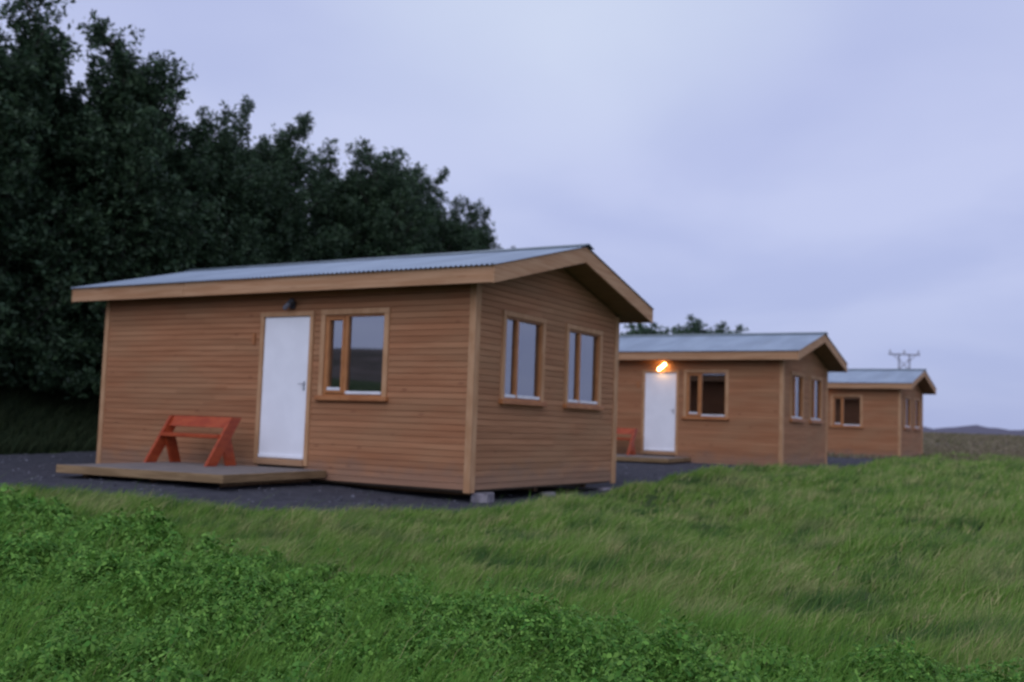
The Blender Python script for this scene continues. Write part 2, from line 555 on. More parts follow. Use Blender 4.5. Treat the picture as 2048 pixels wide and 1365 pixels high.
# ground sheet: fine near the camera, coarser outwards
def ground():
    rr = np.concatenate([np.arange(0.0, 48, 0.3) + 0.3, np.geomspace(48.6, 6000, 90)])
    th = np.linspace(-math.pi, math.pi, 721)[:-1]
    # denser to the front
    T, Rr = np.meshgrid(th, rr)
    X, Y = Rr * np.sin(T), Rr * np.cos(T)
    Z = height(X, Y)
    nr, na = X.shape
    vs = np.stack([X.ravel(), Y.ravel(), Z.ravel()], 1)
    vs = np.vstack([vs, [[0, 0, float(height(0, 0))]]])
    i, j = np.meshgrid(np.arange(nr - 1), np.arange(na), indexing='ij')
    a = (i * na + j).ravel()
    b = (i * na + (j + 1) % na).ravel()
    c = ((i + 1) * na + (j + 1) % na).ravel()
    d = ((i + 1) * na + j).ravel()
    quads = np.stack([a, d, c, b], 1)
    ctr = len(vs) - 1
    tri = np.stack([np.full(na, ctr), np.arange(na), (np.arange(na) + 1) % na], 1)
    loops = np.concatenate([quads.ravel(), tri.ravel()])
    fn = np.concatenate([np.full(len(quads), 4), np.full(na, 3)])

    def extra(t, c, src, geo):
        # by distance from the cabins' meadow: green turf, then brown heath, then bare hills
        ln = t.n('ShaderNodeVectorMath', operation='LENGTH')
        t.l(src, ln.inputs[0])
        d = ln.outputs['Value']
        n = t.noise(t.mapping(src, (0.05, 0.05, 0)), 1.0, 4)
        dd = t.math('ADD', d, t.math('MULTIPLY', t.math('SUBTRACT', n, 0.5), 60))
        c = t.mix(t.ramp(dd, 32, 46), c, t.mix(t.ramp(t.noise(t.mapping(src, (0.2, 0.2, 0)), 1.0, 5), 0.4, 0.6), (0.085, 0.075, 0.055), (0.15, 0.12, 0.10)))
        c = t.mix(t.ramp(d, 500, 1100), c, (0.12, 0.11, 0.14))
        return c
    m = material('turf and heath', (0.026, 0.050, 0.014), (0.060, 0.085, 0.028), nscale=2.2, detail=6, rough=0.95, spec=0.1, bump=0.8, bscale=(4, 4, 4), extra=extra)
    me = np_mesh('ground', vs, fn, loops, m, True)
    return tag(link('ground', me), kind='structure')


GROUND = ground()


def gravel():
    st = 0.25
    xs = np.arange(-16, 19.5, st)
    ys = np.arange(9, 53, st)
    X, Y = np.meshgrid(xs, ys)
    Z = height(X, Y) + 0.018 + 0.006 * np.sin(X * 9) * np.sin(Y * 7)
    inside = on_gravel(X, Y)
    # sink the rim into the turf so the edge is buried by grass
    ny, nx = X.shape
    cell = inside[:-1, :-1] | inside[1:, :-1] | inside[:-1, 1:] | inside[1:, 1:]
    Z = np.where(inside, Z, Z - 0.03)
    idx = np.arange(nx * ny).reshape(ny, nx)
    q = np.stack([idx[:-1, :-1], idx[:-1, 1:], idx[1:, 1:], idx[1:, :-1]], -1)[cell]
    used, inv = np.unique(q.ravel(), return_inverse=True)
    vs = np.stack([X.ravel(), Y.ravel(), Z.ravel()], 1)[used]
    m = material('dark gravel', (0.052, 0.052, 0.062), (0.080, 0.079, 0.090), nscale=7, detail=8, rough=0.95, spec=0.15, bump=1.0, bscale=(6, 6, 6),
                 extra=lambda t, c, s, g: t.mix(t.math('MULTIPLY', t.ramp(t.noise(s, 60.0, 2), 0.60, 0.72), 0.3), c, (0.15, 0.148, 0.165)))
    me = np_mesh('gravel_yard', vs, np.full(len(q), 4), inv.ravel(), m, True)
    tag(link('gravel_yard', me), kind='structure')
    # loose stones
    rs = np.random.RandomState(3)
    n = 4500
    px = rs.uniform(-10, 12, n * 3)
    py = rs.uniform(10, 34, n * 3)
    k = on_gravel(px, py) & on_gravel(px, py - 0.3)
    px, py = px[k][:n], py[k][:n]
    n = len(px)
    pz = height(px, py) + 0.022
    base = np.array([(1, 0, 0), (0, 1, 0), (-1, 0, 0), (0, -1, 0), (0, 0, 0.7), (0, 0, -0.7)], float)
    fs = np.array([(0, 1, 4), (1, 2, 4), (2, 3, 4), (3, 0, 4), (1, 0, 5), (2, 1, 5), (3, 2, 5), (0, 3, 5)])
    sz = rs.gamma(2.0, 0.004, n) + 0.005
    V = base[None] * sz[:, None, None] * rs.uniform(0.6, 1.4, (n, 6, 3))
    a = rs.uniform(0, 6.28, n)
    ca, sa = np.cos(a)[:, None], np.sin(a)[:, None]
    V = np.stack([V[..., 0] * ca - V[..., 1] * sa, V[..., 0] * sa + V[..., 1] * ca, V[..., 2]], -1)
    V += np.stack([px, py, pz], 1)[:, None, :]
    L = (fs[None] + (np.arange(n) * 6)[:, None, None]).ravel()
    m2 = material('loose stones', (0.06, 0.06, 0.075), (0.16, 0.155, 0.175), nscale=30, rough=0.9, island=1.2)
    me = np_mesh('loose_stones', V.reshape(-1, 3), np.full(n * 8, 3), L, m2)
    tag(link('loose_stones', me), 'loose grey stones strewn over the dark gravel yard', 'gravel', kind='stuff')


gravel()

# ------------------------------------------------------------------ the cabin
L, Wd, H = 6.962, 4.232, 2.634
OV, OG, RISE, FH = 0.314, 0.45, 0.535, 0.219
SL = RISE / (Wd / 2)
ET = H - OV * SL          # underside of the eaves
DL, DW, DZ = 2.69, 0.86, 0.25
BH = 0.081                # cladding board height
FRONT_OPEN = [(-DL - DW, -DL, 0.0, DZ + 2.0), (-2.49 + 0.085, -1.32 - 0.075, 1.06 + 0.08, 2.33 - 0.07)]
GABLE_OPEN = [(0.65 + 0.07, 1.80 - 0.06, 1.08 + 0.07, 2.34 - 0.07), (2.45 + 0.07, 3.64 - 0.06, 1.08 + 0.07, 2.34 - 0.07)]


def cladding(s0, s1, top, openings, place, rs, slant=False):
    """rows of bevelled boards; place(s, depth, z) -> xyz. top(z) gives (smin, smax) of the wall at height z"""
    mb = MB()
    zmax = top['zmax']
    k = 0
    z = 0.0
    while z < zmax - 0.01:
        z1 = min(z + BH, zmax)
        cuts = [top['lim'](z1 if z1 < zmax else z1 - 0.005), ]
        a, b = top['lim'](min(z1, zmax - 0.004))
        a0, b0 = top['lim'](z)
        segs = [(a, b)]
        if b - a > 0.05:
            for (o0, o1, zb, zt) in openings:
                if z1 > zb + 0.01 and z < zt - 0.01:
                    ns = []
                    for (p, q) in segs:
                        if o0 > p:
                            ns.append((p, min(q, o0)))
                        if o1 < q:
                            ns.append((max(p, o1), q))
                    segs = [t for t in ns if t[1] - t[0] > 0.01]
            out = []
            for (p, q) in segs:     # butt joints
                c = p
                while q - c > 3.2:
                    nx = c + rs.uniform(1.6, 3.0)
                    out.append((c, nx - 0.002))
                    c = nx
                out.append((c, q))
            for (p, q) in out:
                pl = a0 if abs(p - a) < 1e-6 else p
                ql = b0 if abs(q - b) < 1e-6 else q
                j = rs.uniform(-0.001, 0.001)
                prof = [(0.000, z + 0.0006), (0.018 + j, z + 0.0017), (0.020 + j, z + 0.0045), (0.0185 + j, z1 - 0.008), (0.012, z1 - 0.0029), (0.0, z1 - 0.0003)]
                vs, n = [], len(prof)
                for (dp, zz) in prof:
                    f = (zz - z) / max(z1 - z, 1e-6)
                    vs.append(place(pl * (1 - f) + p * f, dp, zz))
                for (dp, zz) in prof:
                    f = (zz - z) / max(z1 - z, 1e-6)
                    vs.append(place(ql * (1 - f) + q * f, dp, zz))
                fs = [(i, i + 1, n + i + 1, n + i) for i in range(n - 1)] + [tuple(range(n)), tuple(range(n, 2 * n))[::-1]]
                mb.add(vs, fs)
        z = z1
        k += 1
    return mb


def sheathing(mb, s0, s1, z0, z1, openings, place, d0, d1):
    """flat panel with rectangular openings, depth d0 (outer) to d1 (inner)"""
    S = sorted({s0, s1, *[o[0] for o in openings], *[o[1] for o in openings]})
    Z = sorted({z0, z1, *[max(o[2], z0) for o in openings], *[o[3] for o in openings]})
    for i in range(len(S) - 1):
        for j in range(len(Z) - 1):
            cs, cz = (S[i] + S[i + 1]) / 2, (Z[j] + Z[j + 1]) / 2
            if any(o[0] < cs < o[1] and o[2] < cz < o[3] for o in openings):
                continue
            for d in (d0, d1):
                mb.add([place(S[i], d, Z[j]), place(S[i + 1], d, Z[j]), place(S[i + 1], d, Z[j + 1]), place(S[i], d, Z[j + 1])], [(0, 1, 2, 3)])
    for (a, b, zb, zt) in openings:
        zb = max(zb, z0)
        for (p, q) in (((a, zb), (a, zt)), ((b, zb), (b, zt)), ((a, zt), (b, zt)), ((a, zb), (b, zb))):
            mb.add([place(p[0], d0, p[1]), place(q[0], d0, q[1]), place(q[0], d1, q[1]), place(p[0], d1, p[1])], [(0, 1, 2, 3)])


front = lambda s, d, z: (s, -d, z)
back = lambda s, d, z: (s, Wd + d, z)
gable = lambda s, d, z: (d, s, z)
lgable = lambda s, d, z: (-L - d, s, z)


def wbox(mb, place, s0, s1, d0, d1, z0, z1, c=0.004):
    """box given in wall coordinates"""
    P = [place(s, d, z) for s in (s0, s1) for d in (d0, d1) for z in (z0, z1)]
    xs, ys, zs = zip(*P)
    mb.cbox(min(xs), max(xs), min(ys), max(ys), min(zs), max(zs), c)


def window(root, place, s0, s1, z0, z1, narrow, curtain, mirror=False, front_type=True):
    """outer trim > frame, sill, pane (two), weather_bar (two), curtain"""
    t = 0.075
    tr = MB()
    wbox(tr, place, s0, s0 + t, 0.0, 0.045, z0 + 0.085, z1 - t)
    wbox(tr, place, s1 - t, s1, 0.0, 0.045, z0 + 0.085, z1 - t)
    wbox(tr, place, s0 - 0.005, s1 + 0.005, 0.0, 0.05, z1 - t, z1)
    win = tr.build('window', 'trim', root)
    fr = MB()
    a, b, zb, zt = s0 + t, s1 - t, z0 + 0.085, z1 - t
    m0 = a + (b - a) * narrow
    e = 0.035
    D0, D1 = -0.045, 0.020
    wbox(fr, place, a, a + e, D0, D1, zb, zt)
    wbox(fr, place, b - e * 0.6, b, D0, D1, zb, zt)
    wbox(fr, place, a + e, b - e * 0.6, D0, D1, zt - e * 0.8, zt)
    wbox(fr, place, a + e, b - e * 0.6, D0, D1, zb, zb + e * 0.7)
    wbox(fr, place, m0 - 0.028, m0 + 0.028, D0, D1, zb + e * 0.7, zt - e * 0.8)
    if front_type:      # the narrow light is an opening sash with a frame of its own
        p, q = a + e, m0 - 0.028
        g = 0.038
        wbox(fr, place, p, p + g, D0 + 0.01, 0.032, zb + e, zt - e)
        wbox(fr, place, q - g, q, D0 + 0.01, 0.032, zb + e, zt - e)
        wbox(fr, place, p + g, q - g, D0 + 0.01, 0.032, zt - e - g, zt - e)
        wbox(fr, place, p + g, q - g, D0 + 0.01, 0.032, zb + e, zb + e + g)
        lights = [(p + g, q - g, zb + e + g, zt - e - g), (m0 + 0.028, b - e * 0.6, zb + e * 0.7, zt - e * 0.8)]
    else:
        lights = [(a + e, m0 - 0.028, zb + e * 0.7, zt - e * 0.8), (m0 + 0.028, b - e * 0.6, zb + e * 0.7, zt - e * 0.8)]
    fr.build('frame', 'sash', win)
    sl = MB()
    wbox(sl, place, s0 - 0.03, s1 + 0.03, 0.0, 0.085, z0 + 0.02, z0 + 0.085, 0.008)
    sl.build('sill', 'sill', win)
    for (p, q, r0, r1) in lights:
        g = MB()
        P = [place(s, d, z) for s in (p, q) for d in (-0.028, -0.020) for z in (r0, r1)]
        xs, ys, zs = zip(*P)
        g.box(min(xs), max(xs), min(ys), max(ys), min(zs), max(zs))
        g.build('pane', 'glass', win)
        wb = MB()
        wbox(wb, place, p, q, -0.018, 0.036 if front_type else 0.03, r0, r0 + 0.042, 0.006)
        wb.build('weather_bar', 'bar', win)
    if curtain:
        cu = MB()
        n = 60
        vs = []
        for k in range(n + 1):
            s = a + (b - a) * k / n
            dd = -0.070 + 0.014 * math.sin(k * 1.1) + 0.008 * math.sin(k * 2.7)
            vs += [place(s, dd, zb - 0.06), place(s, dd * 1.0, zt + 0.03)]
        cu.add(vs, [(2 * k, 2 * k + 2, 2 * k + 3, 2 * k + 1) for k in range(n)])
        cu.build('curtain', 'curtain', win, recalc=False, smooth=True)
    return win


def wall_lamp(root, lit):
    x, z = -3.03, DZ + 2.0 + 0.16
    b = MB()
    b.cbox(x - 0.045, x + 0.045, -0.055, -0.018, z - 0.055, z + 0.055, 0.008)
    b.tube((x + 0.01, -0.05, z + 0.01), (x + 0.03, -0.10, z + 0.03), 0.02, 0.02, 10)
    d = Vector((math.cos(R(38)), 0, math.sin(R(38))))
    c = Vector((x, -0.125, z))
    b.capsule(c + d * (0.125 if lit else 0.045), c + d * (0.135 if lit else 0.08), 0.038)
    lamp = b.build('wall_lamp', 'dark_metal', root, smooth=False)
    g = MB()
    g.capsule(c - d * (0.13 if lit else 0.075), c + d * (0.11 if lit else 0.03), 0.034)
    gl = g.build('lamp_glass', 'lit' if lit else 'unlit', lamp, smooth=True)
    return lamp


def make_cabin(lit=False):
    rs = np.random.RandomState(12)
    root = empty('cabin')
    # cladding
    lim_f = dict(zmax=H - 0.01, lim=lambda z: (-L + 0.0, 0.0))
    def lim_g(z):
        if z <= H:
            return (0.0, Wd)
        d = (z - H) / SL
        return (d, Wd - d)
    lg = dict(zmax=H + RISE - 0.03, lim=lim_g)
    cladding(-L, 0, lim_f, FRONT_OPEN, front, rs).build('front_wall', 'board_x', root)
    cladding(0, Wd, lg, GABLE_OPEN, gable, rs).build('gable_wall', 'board_y', root)
    cladding(0, Wd, lg, [], lgable, rs).build('gable_wall', 'board_y', root)
    cladding(-L, 0, lim_f, [], back, rs).build('back_wall', 'board_x', root)
    # inner shell with the real openings, floor and gable triangles
    sh = MB()
    sheathing(sh, -L + 0.002, -0.002, 0.0, H - 0.02, FRONT_OPEN, front, -0.002, -0.10)
    sheathing(sh, -L + 0.002, -0.002, 0.0, H - 0.02, [], back, -0.002, -0.10)
    sheathing(sh, 0.002, Wd - 0.002, 0.0, H - 0.02, GABLE_OPEN, gable, -0.002, -0.10)
    sheathing(sh, 0.002, Wd - 0.002, 0.0, H - 0.02, [], lgable, -0.002, -0.10)
    for px in (-0.004, -L + 0.004):
        sh.add([(px, 0.0, H - 0.02), (px, Wd, H - 0.02), (px, Wd / 2, H + RISE - 0.02)], [(0, 1, 2)])
    sh.box(-L + 0.06, -0.06, 0.06, Wd - 0.06, -0.03, 0.14)
    sh.box(-L + 0.11, -0.11, 0.11, Wd - 0.11, H - 0.10, H - 0.03)
    sh.build('inner_wall', 'inside', root, recalc=False)
    fl = MB()
    for y in (0.45, Wd / 2, Wd - 0.55):
        fl.box(-L + 0.1, -0.25, y, y + 0.1, -0.10, -0.031)
    fl.build('floor_beam', 'soffit', root)
    # corner boards, one part per corner
    zt = H - 0.012
    for (cx, cy, sx, sy) in ((0, 0, 1, -1), (-L, 0, -1, -1), (0, Wd, 1, 1), (-L, Wd, -1, 1)):
        cb = MB()
        wv, th = 0.095, 0.036
        xa, xb = sorted((cx + sx * th, cx - sx * (wv - th)))
        ya, yb = sorted((cy + sy * th, cy + sy * 0.001))
        cb.cbox(xa, xb, ya, yb, -0.035, zt)
        xa, xb = sorted((cx + sx * (th - 0.003), cx + sx * 0.001))
        ya, yb = sorted((cy - sy * 0.001, cy - sy * wv))
        cb.cbox(xa, xb, ya, yb, -0.035, zt - 0.01)
        cb.build('corner_board', 'trim', root)
    # openings
    window(root, front, -2.49, -1.32, 1.06, 2.33, 0.36, False)
    window(root, gable, 0.65, 1.80, 1.08, 2.34, 0.34, True, front_type=False)
    window(root, gable, 2.45, 3.64, 1.08, 2.34, 0.38, True, front_type=False)
    # door
    x0, x1 = -DL - DW, -DL
    d = MB()
    d.cbox(x0 + 0.004, x1 - 0.004, -0.022, 0.03, DZ + 0.004, DZ + 1.996, 0.006)
    d.cbox(x0 + 0.01, x1 - 0.01, -0.042, -0.023, DZ + 0.01, DZ + 0.06, 0.006)
    door = d.build('door', 'white', root)
    f = MB()
    f.cbox(x0 - 0.065, x0, -0.048, 0.0, 0.17, DZ + 2.0)
    f.cbox(x1, x1 + 0.065, -0.048, 0.0, 0.17, DZ + 2.0)
    f.cbox(x0 - 0.07, x1 + 0.07, -0.052, 0.0, DZ + 2.0, DZ + 2.065)
    f.build('door_frame', 'trim', door)
    th = MB()
    th.cbox(x0, x1, -0.06, 0.0, 0.165, DZ)
    th.build('threshold', 'fascia', door)
    h = MB()
    h.cbox(x1 - 0.080, x1 - 0.050, -0.030, -0.0225, DZ + 0.96, DZ + 1.09, 0.003)
    h.tube((x1 - 0.065, -0.03, DZ + 1.05), (x1 - 0.065, -0.075, DZ + 1.05), 0.009, 0.009)
    h.tube((x1 - 0.062, -0.072, DZ + 1.05), (x1 - 0.140, -0.072, DZ + 1.05), 0.006, 0.005)
    h.build('handle', 'steel', door)
    nb = MB()
    nb.cbox(x0 - 0.215, x0 - 0.165, -0.05, -0.02, 1.86, 2.02, 0.006)
    nb.build('key_box', 'sill', root)
    wall_lamp(root, lit)
    # roof
    def zr(y, extra=0.0):    # top of the fascia line
        yy = min(y, Wd - y)
        return H + yy * SL + extra
    # soffit: board plane a little above the fascia's lower edge, two slopes
    so = MB()
    nbrd = 4
    for sgn in (0, 1):
        for (ya, yb) in ((-OV, 0.0), (0.0, Wd / 2)):
            for (xa, xb) in ((-L - OG, OG),):
                Y0, Y1 = (ya, yb) if sgn == 0 else (Wd - ya, Wd - yb)
                so.add([(xa, Y0, zr(Y0) + 0.012), (xb, Y0, zr(Y0) + 0.012), (xb, Y1, zr(Y1) + 0.012), (xa, Y1, zr(Y1) + 0.012)], [(0, 1, 2, 3)])
                so.add([(xa, Y0, zr(Y0) + 0.19), (xb, Y0, zr(Y0) + 0.19), (xb, Y1, zr(Y1) + 0.19), (xa, Y1, zr(Y1) + 0.19)], [(0, 1, 2, 3)])
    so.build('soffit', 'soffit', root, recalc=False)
    for (y0, y1) in ((-OV - 0.028, -OV), (Wd + OV, Wd + OV + 0.028)):
        fa = MB()
        xm = -4.9
        fa.cbox(-L - OG, xm - 0.002, y0, y1, ET, ET + FH - 0.004)
        fa.cbox(xm, OG, y0, y1, ET, ET + FH - 0.004)
        fa.build('fascia_board', 'fascia', root)
    for (xa, xb) in ((OG, OG + 0.030), (-L - OG - 0.030, -L - OG)):
        for sgn in (0, 1):
            bb = MB()
            ye = -OV - 0.030
            P = [(ye, zr(ye)), (Wd / 2 - 0.001, zr(Wd / 2)), (Wd / 2 - 0.001, zr(Wd / 2) + FH), (ye, zr(ye) + FH)]
            if sgn:
                P = [(Wd - p, q) for p, q in P]
            bb.prism(P, 'x', xa, xb)
            bb.build('barge_board', 'barge', root)
    # corrugated sheet
    n = int((L + 2 * OG + 0.10) / 0.0095)
    xs = np.linspace(-L - OG - 0.05, OG + 0.05, n)
    amp = 0.010 * np.sin(xs * 2 * math.pi / 0.076)
    rows = [(-OV - 0.075, 0), (0.4, 0), (1.2, 0), (Wd / 2 - 0.002, 0)]
    vs = []
    for sgn in (0, 1):
        for (y, _) in rows:
            Y = y if sgn == 0 else Wd - y
            for q in range(n):
                vs.append((xs[q], Y, H + y * SL + FH + 0.014 + amp[q]))
    vs = np.array(vs)
    loops = []
    for sgn in (0, 1):
        for r_ in range(len(rows) - 1):
            o = (sgn * len(rows) + r_) * n
            a = np.arange(n - 1) + o
            qd = np.stack([a, a + 1, a + 1 + n, a + n], 1)
            loops.append(qd if sgn == 0 else qd[:, ::-1])
    loops = np.concatenate(loops)
    me = np_mesh('roof', vs, np.full(len(loops), 4), loops.ravel(), 'roof', True)
    roof = link('roof', me, root)
    rc = MB()
    zz = H + RISE + FH
    for sgn in (-1, 1):
        wv = 0.17
        P = [(Wd / 2, zz + 0.050), (Wd / 2 + sgn * wv, zz + 0.036 - wv * SL), (Wd / 2 + sgn * wv, zz + 0.030 - wv * SL), (Wd / 2, zz + 0.030)]
        rc.prism(P, 'x', -L - OG - 0.07, OG + 0.075)
    rc.build('ridge_cap', 'ridge', roof)
    return root


cabin0 = make_cabin(False)
CG = 'timber cabins set out in a line along the gravel yard'
cab_labels = [
    'nearest and largest timber cabin, raised on blocks, with an unlit lamp over its white door',
    'middle timber cabin with the glowing lamp over its white door',
    'farthest and smallest timber cabin, its door hidden behind the middle cabin',
]
# lit glass for the other two cabins
def make_lit(root):
    for q in [c for c in bpy.data.objects if c.parent == root and c.name.startswith('wall_lamp')]:
        for g in [c for c in bpy.data.objects if c.parent == q]:
            bpy.data.objects.remove(g)
        bpy.data.objects.remove(q)
    wall_lamp(root, True)


cabins = [cabin0]
for i in (1, 2):
    c = copy_tree(cabin0)
    make_lit(c)
    cabins.append(c)
YAWS = [YAW, YAW, 0.552]
for c, (x, y, z), lab, yw in zip(cabins, HOUSES, cab_labels, YAWS):
    c.location = (x, y, z)
    c.rotation_euler = (0, 0, -yw)
    tag(c, lab, 'cabin', CG)


def hw(i, p):
    """cabin coordinates to the world"""
    x, y, z = HOUSES[i]
    a = YAWS[i]
    return (x + p[0] * math.cos(a) + p[1] * math.sin(a), y - p[0] * math.sin(a) + p[1] * math.cos(a), z + p[2])


# blocks under the nearest cabin
bl_labels = ['largest rough concrete block under the front right corner of the nearest cabin',
             'concrete block under the middle of the nearest cabin end wall',
             'concrete block under the far right corner of the nearest cabin']
for k, (bx, by, sx, sy) in enumerate(((0.00, 0.20, 0.22, 0.34), (-0.02, 2.12, 0.13, 0.24), (-0.02, 3.95, 0.13, 0.24))):
    b = MB()
    wx, wy, _ = hw(0, (bx, by, 0))
    gz = float(height(wx, wy))
    top = HOUSES[0][2] - 0.10
    if bx >= 0:
        top = HOUSES[0][2] - 0.036
        bx, by = 0.02, 0.30
        wx, wy, _ = hw(0, (bx, by, 0))
    b.cbox(-sx / 2, sx / 2, -sy / 2, sy / 2, -0.03, top - gz + 0.03, 0.012)
    rs = random.Random(k)
    b.v = [(p[0] + rs.uniform(-.012, .012), p[1] + rs.uniform(-.015, .015), p[2] if p[2] > .08 else p[2] + rs.uniform(-.01, .01)) for p in b.v]
    o = b.build('foundation_block', 'block')
    o.location = (wx, wy, gz - 0.03)
    o.rotation_euler = (0, 0, -YAW + (0.3, 0.05, -0.1)[k])
    tag(o, bl_labels[k], 'concrete block', 'concrete blocks carrying the nearest cabin')


# wooden deck
def make_deck():
    root = empty('wooden_deck')
    w_, d_, top = 2.62, 2.16, 0.138
    for k in range(16):
        p = MB()
        y0 = -d_ + 0.032 + k * (d_ - 0.04) / 16
        p.cbox(-w_ + 0.03, -0.03, y0, y0 + (d_ - 0.04) / 16 - 0.006, top - 0.028, top)
        p.build('plank', 'deck', root)
    e = MB()
    e.cbox(-w_, 0, -d_, -d_ + 0.03, top - 0.10, top - 0.001)
    e.build('front_board', 'deck_edge', root)
    for x in (-w_, -0.03):
        e = MB()
        e.cbox(x, x + 0.03, -d_ + 0.031, -0.01, top - 0.10, top - 0.002)
        e.build('side_board', 'deck_edge', root)
    b = MB()
    for x in (-w_ + 0.2, -w_ / 2, -0.25):
        b.cbox(x, x + 0.05, -d_ + 0.25, -0.08, top - 0.16, top - 0.03)
    b.build('joist', 'soffit', root)
    return root


# two slanting supports carry a seat in front and a back rail above
def make_bench():
    root = empty('garden_bench')
    w_ = 1.20
    def slab(x, p0, p1, wid, th):
        # a plank in the y-z plane from p0 to p1, ends cut level
        mb = MB()
        dx = 1.12 * wid / abs((Vector(p1) - Vector(p0)).normalized()[1])   # horizontal width for a level cut
        P = [(p0[0] - dx / 2, p0[1]), (p0[0] + dx / 2, p0[1]), (p1[0] + dx / 2, p1[1]), (p1[0] - dx / 2, p1[1])]
        mb.prism(P, 'x', x, x + th)
        return mb
    for x, xi in ((0.0, 0.045), (w_ - 0.044, w_ - 0.089)):
        slab(x, (0.07, 0.0), (0.50, 0.665), 0.145, 0.044).build('leg', 'red', root)
        slab(xi, (0.50, 0.0), (0.37, 0.370), 0.150, 0.044).build('leg', 'red', root)
    s = MB()
    s.cbox(0.045, w_ - 0.045, 0.20, 0.47, 0.371, 0.424, 0.006)
    s.build('seat', 'red', root)
    b = MB()
    # back board follows the slope of the long legs
    c0, c1 = Vector((0.355, 0.52)), Vector((0.45, 0.664))
    n = Vector((-0.144, 0.095)).normalized() * 0.034 * 0.2 + Vector((0.036, 0))
    q = [c0, c1, c1 + n, c0 + n]
    b.prism([tuple(v) for v in q], 'x', 0.045, w_ - 0.045)
    b.build('backrest', 'red', root)
    return root


deck0 = make_deck()
bench0 = make_bench()
for i in range(2):
    dk = deck0 if i == 0 else copy_tree(deck0)
    gx, gy, gz = hw(i, (-2.26, -0.04, 0))
    dk.location = (gx, gy, gz)
    dk.rotation_euler = (0, 0, -YAWS[i] + R(7))
    tag(dk, ['low timber deck at the door of the nearest cabin, under the red bench', 'low timber deck at the door of the middle cabin, under the lit lamp'][i], 'deck', 'low decks at the cabin doors')
    bn = bench0 if i == 0 else copy_tree(bench0)
    bx, by, bz = hw(i, (-4.74, -1.00, 0.139))
    bn.location = (bx, by, bz)
    bn.rotation_euler = (0, 0, -YAWS[i] + R(1.5))
    tag(bn, ['orange red slanted leg bench on the deck of the nearest cabin', 'orange red bench beside the middle cabin, mostly hidden behind the nearest cabin'][i], 'bench', 'orange red benches by the cabin walls')

# white cloth on the sill inside the left gable window
c = MB()
rs = random.Random(5)
n = 14
ring = []
for k in range(4):
    for j in range(n):
        a = 2 * math.pi * j / n
        rr = (0.075, 0.06, 0.035, 0.008)[k] * (1 + rs.uniform(-.25, .25))
        ring.append((0.4 * rr * math.cos(a), 1.5 * rr * math.sin(a), (0, 0.03, 0.07, 0.10)[k] + rs.uniform(-.008, .008)))
c.add(ring, [(k * n + j, k * n + (j + 1) % n, (k + 1) * n + (j + 1) % n, (k + 1) * n + j) for k in range(3) for j in range(n)] + [tuple(range(n))[::-1], tuple(range(3 * n, 4 * n))])
o = c.build('cloth', 'cloth')
o.location = hw(0, (-0.065, 1.27, 1.15))
o.rotation_euler = (0, 0, -YAW)
tag(o, 'crumpled white cloth on the sill inside the left end window of the nearest cabin', 'cloth')


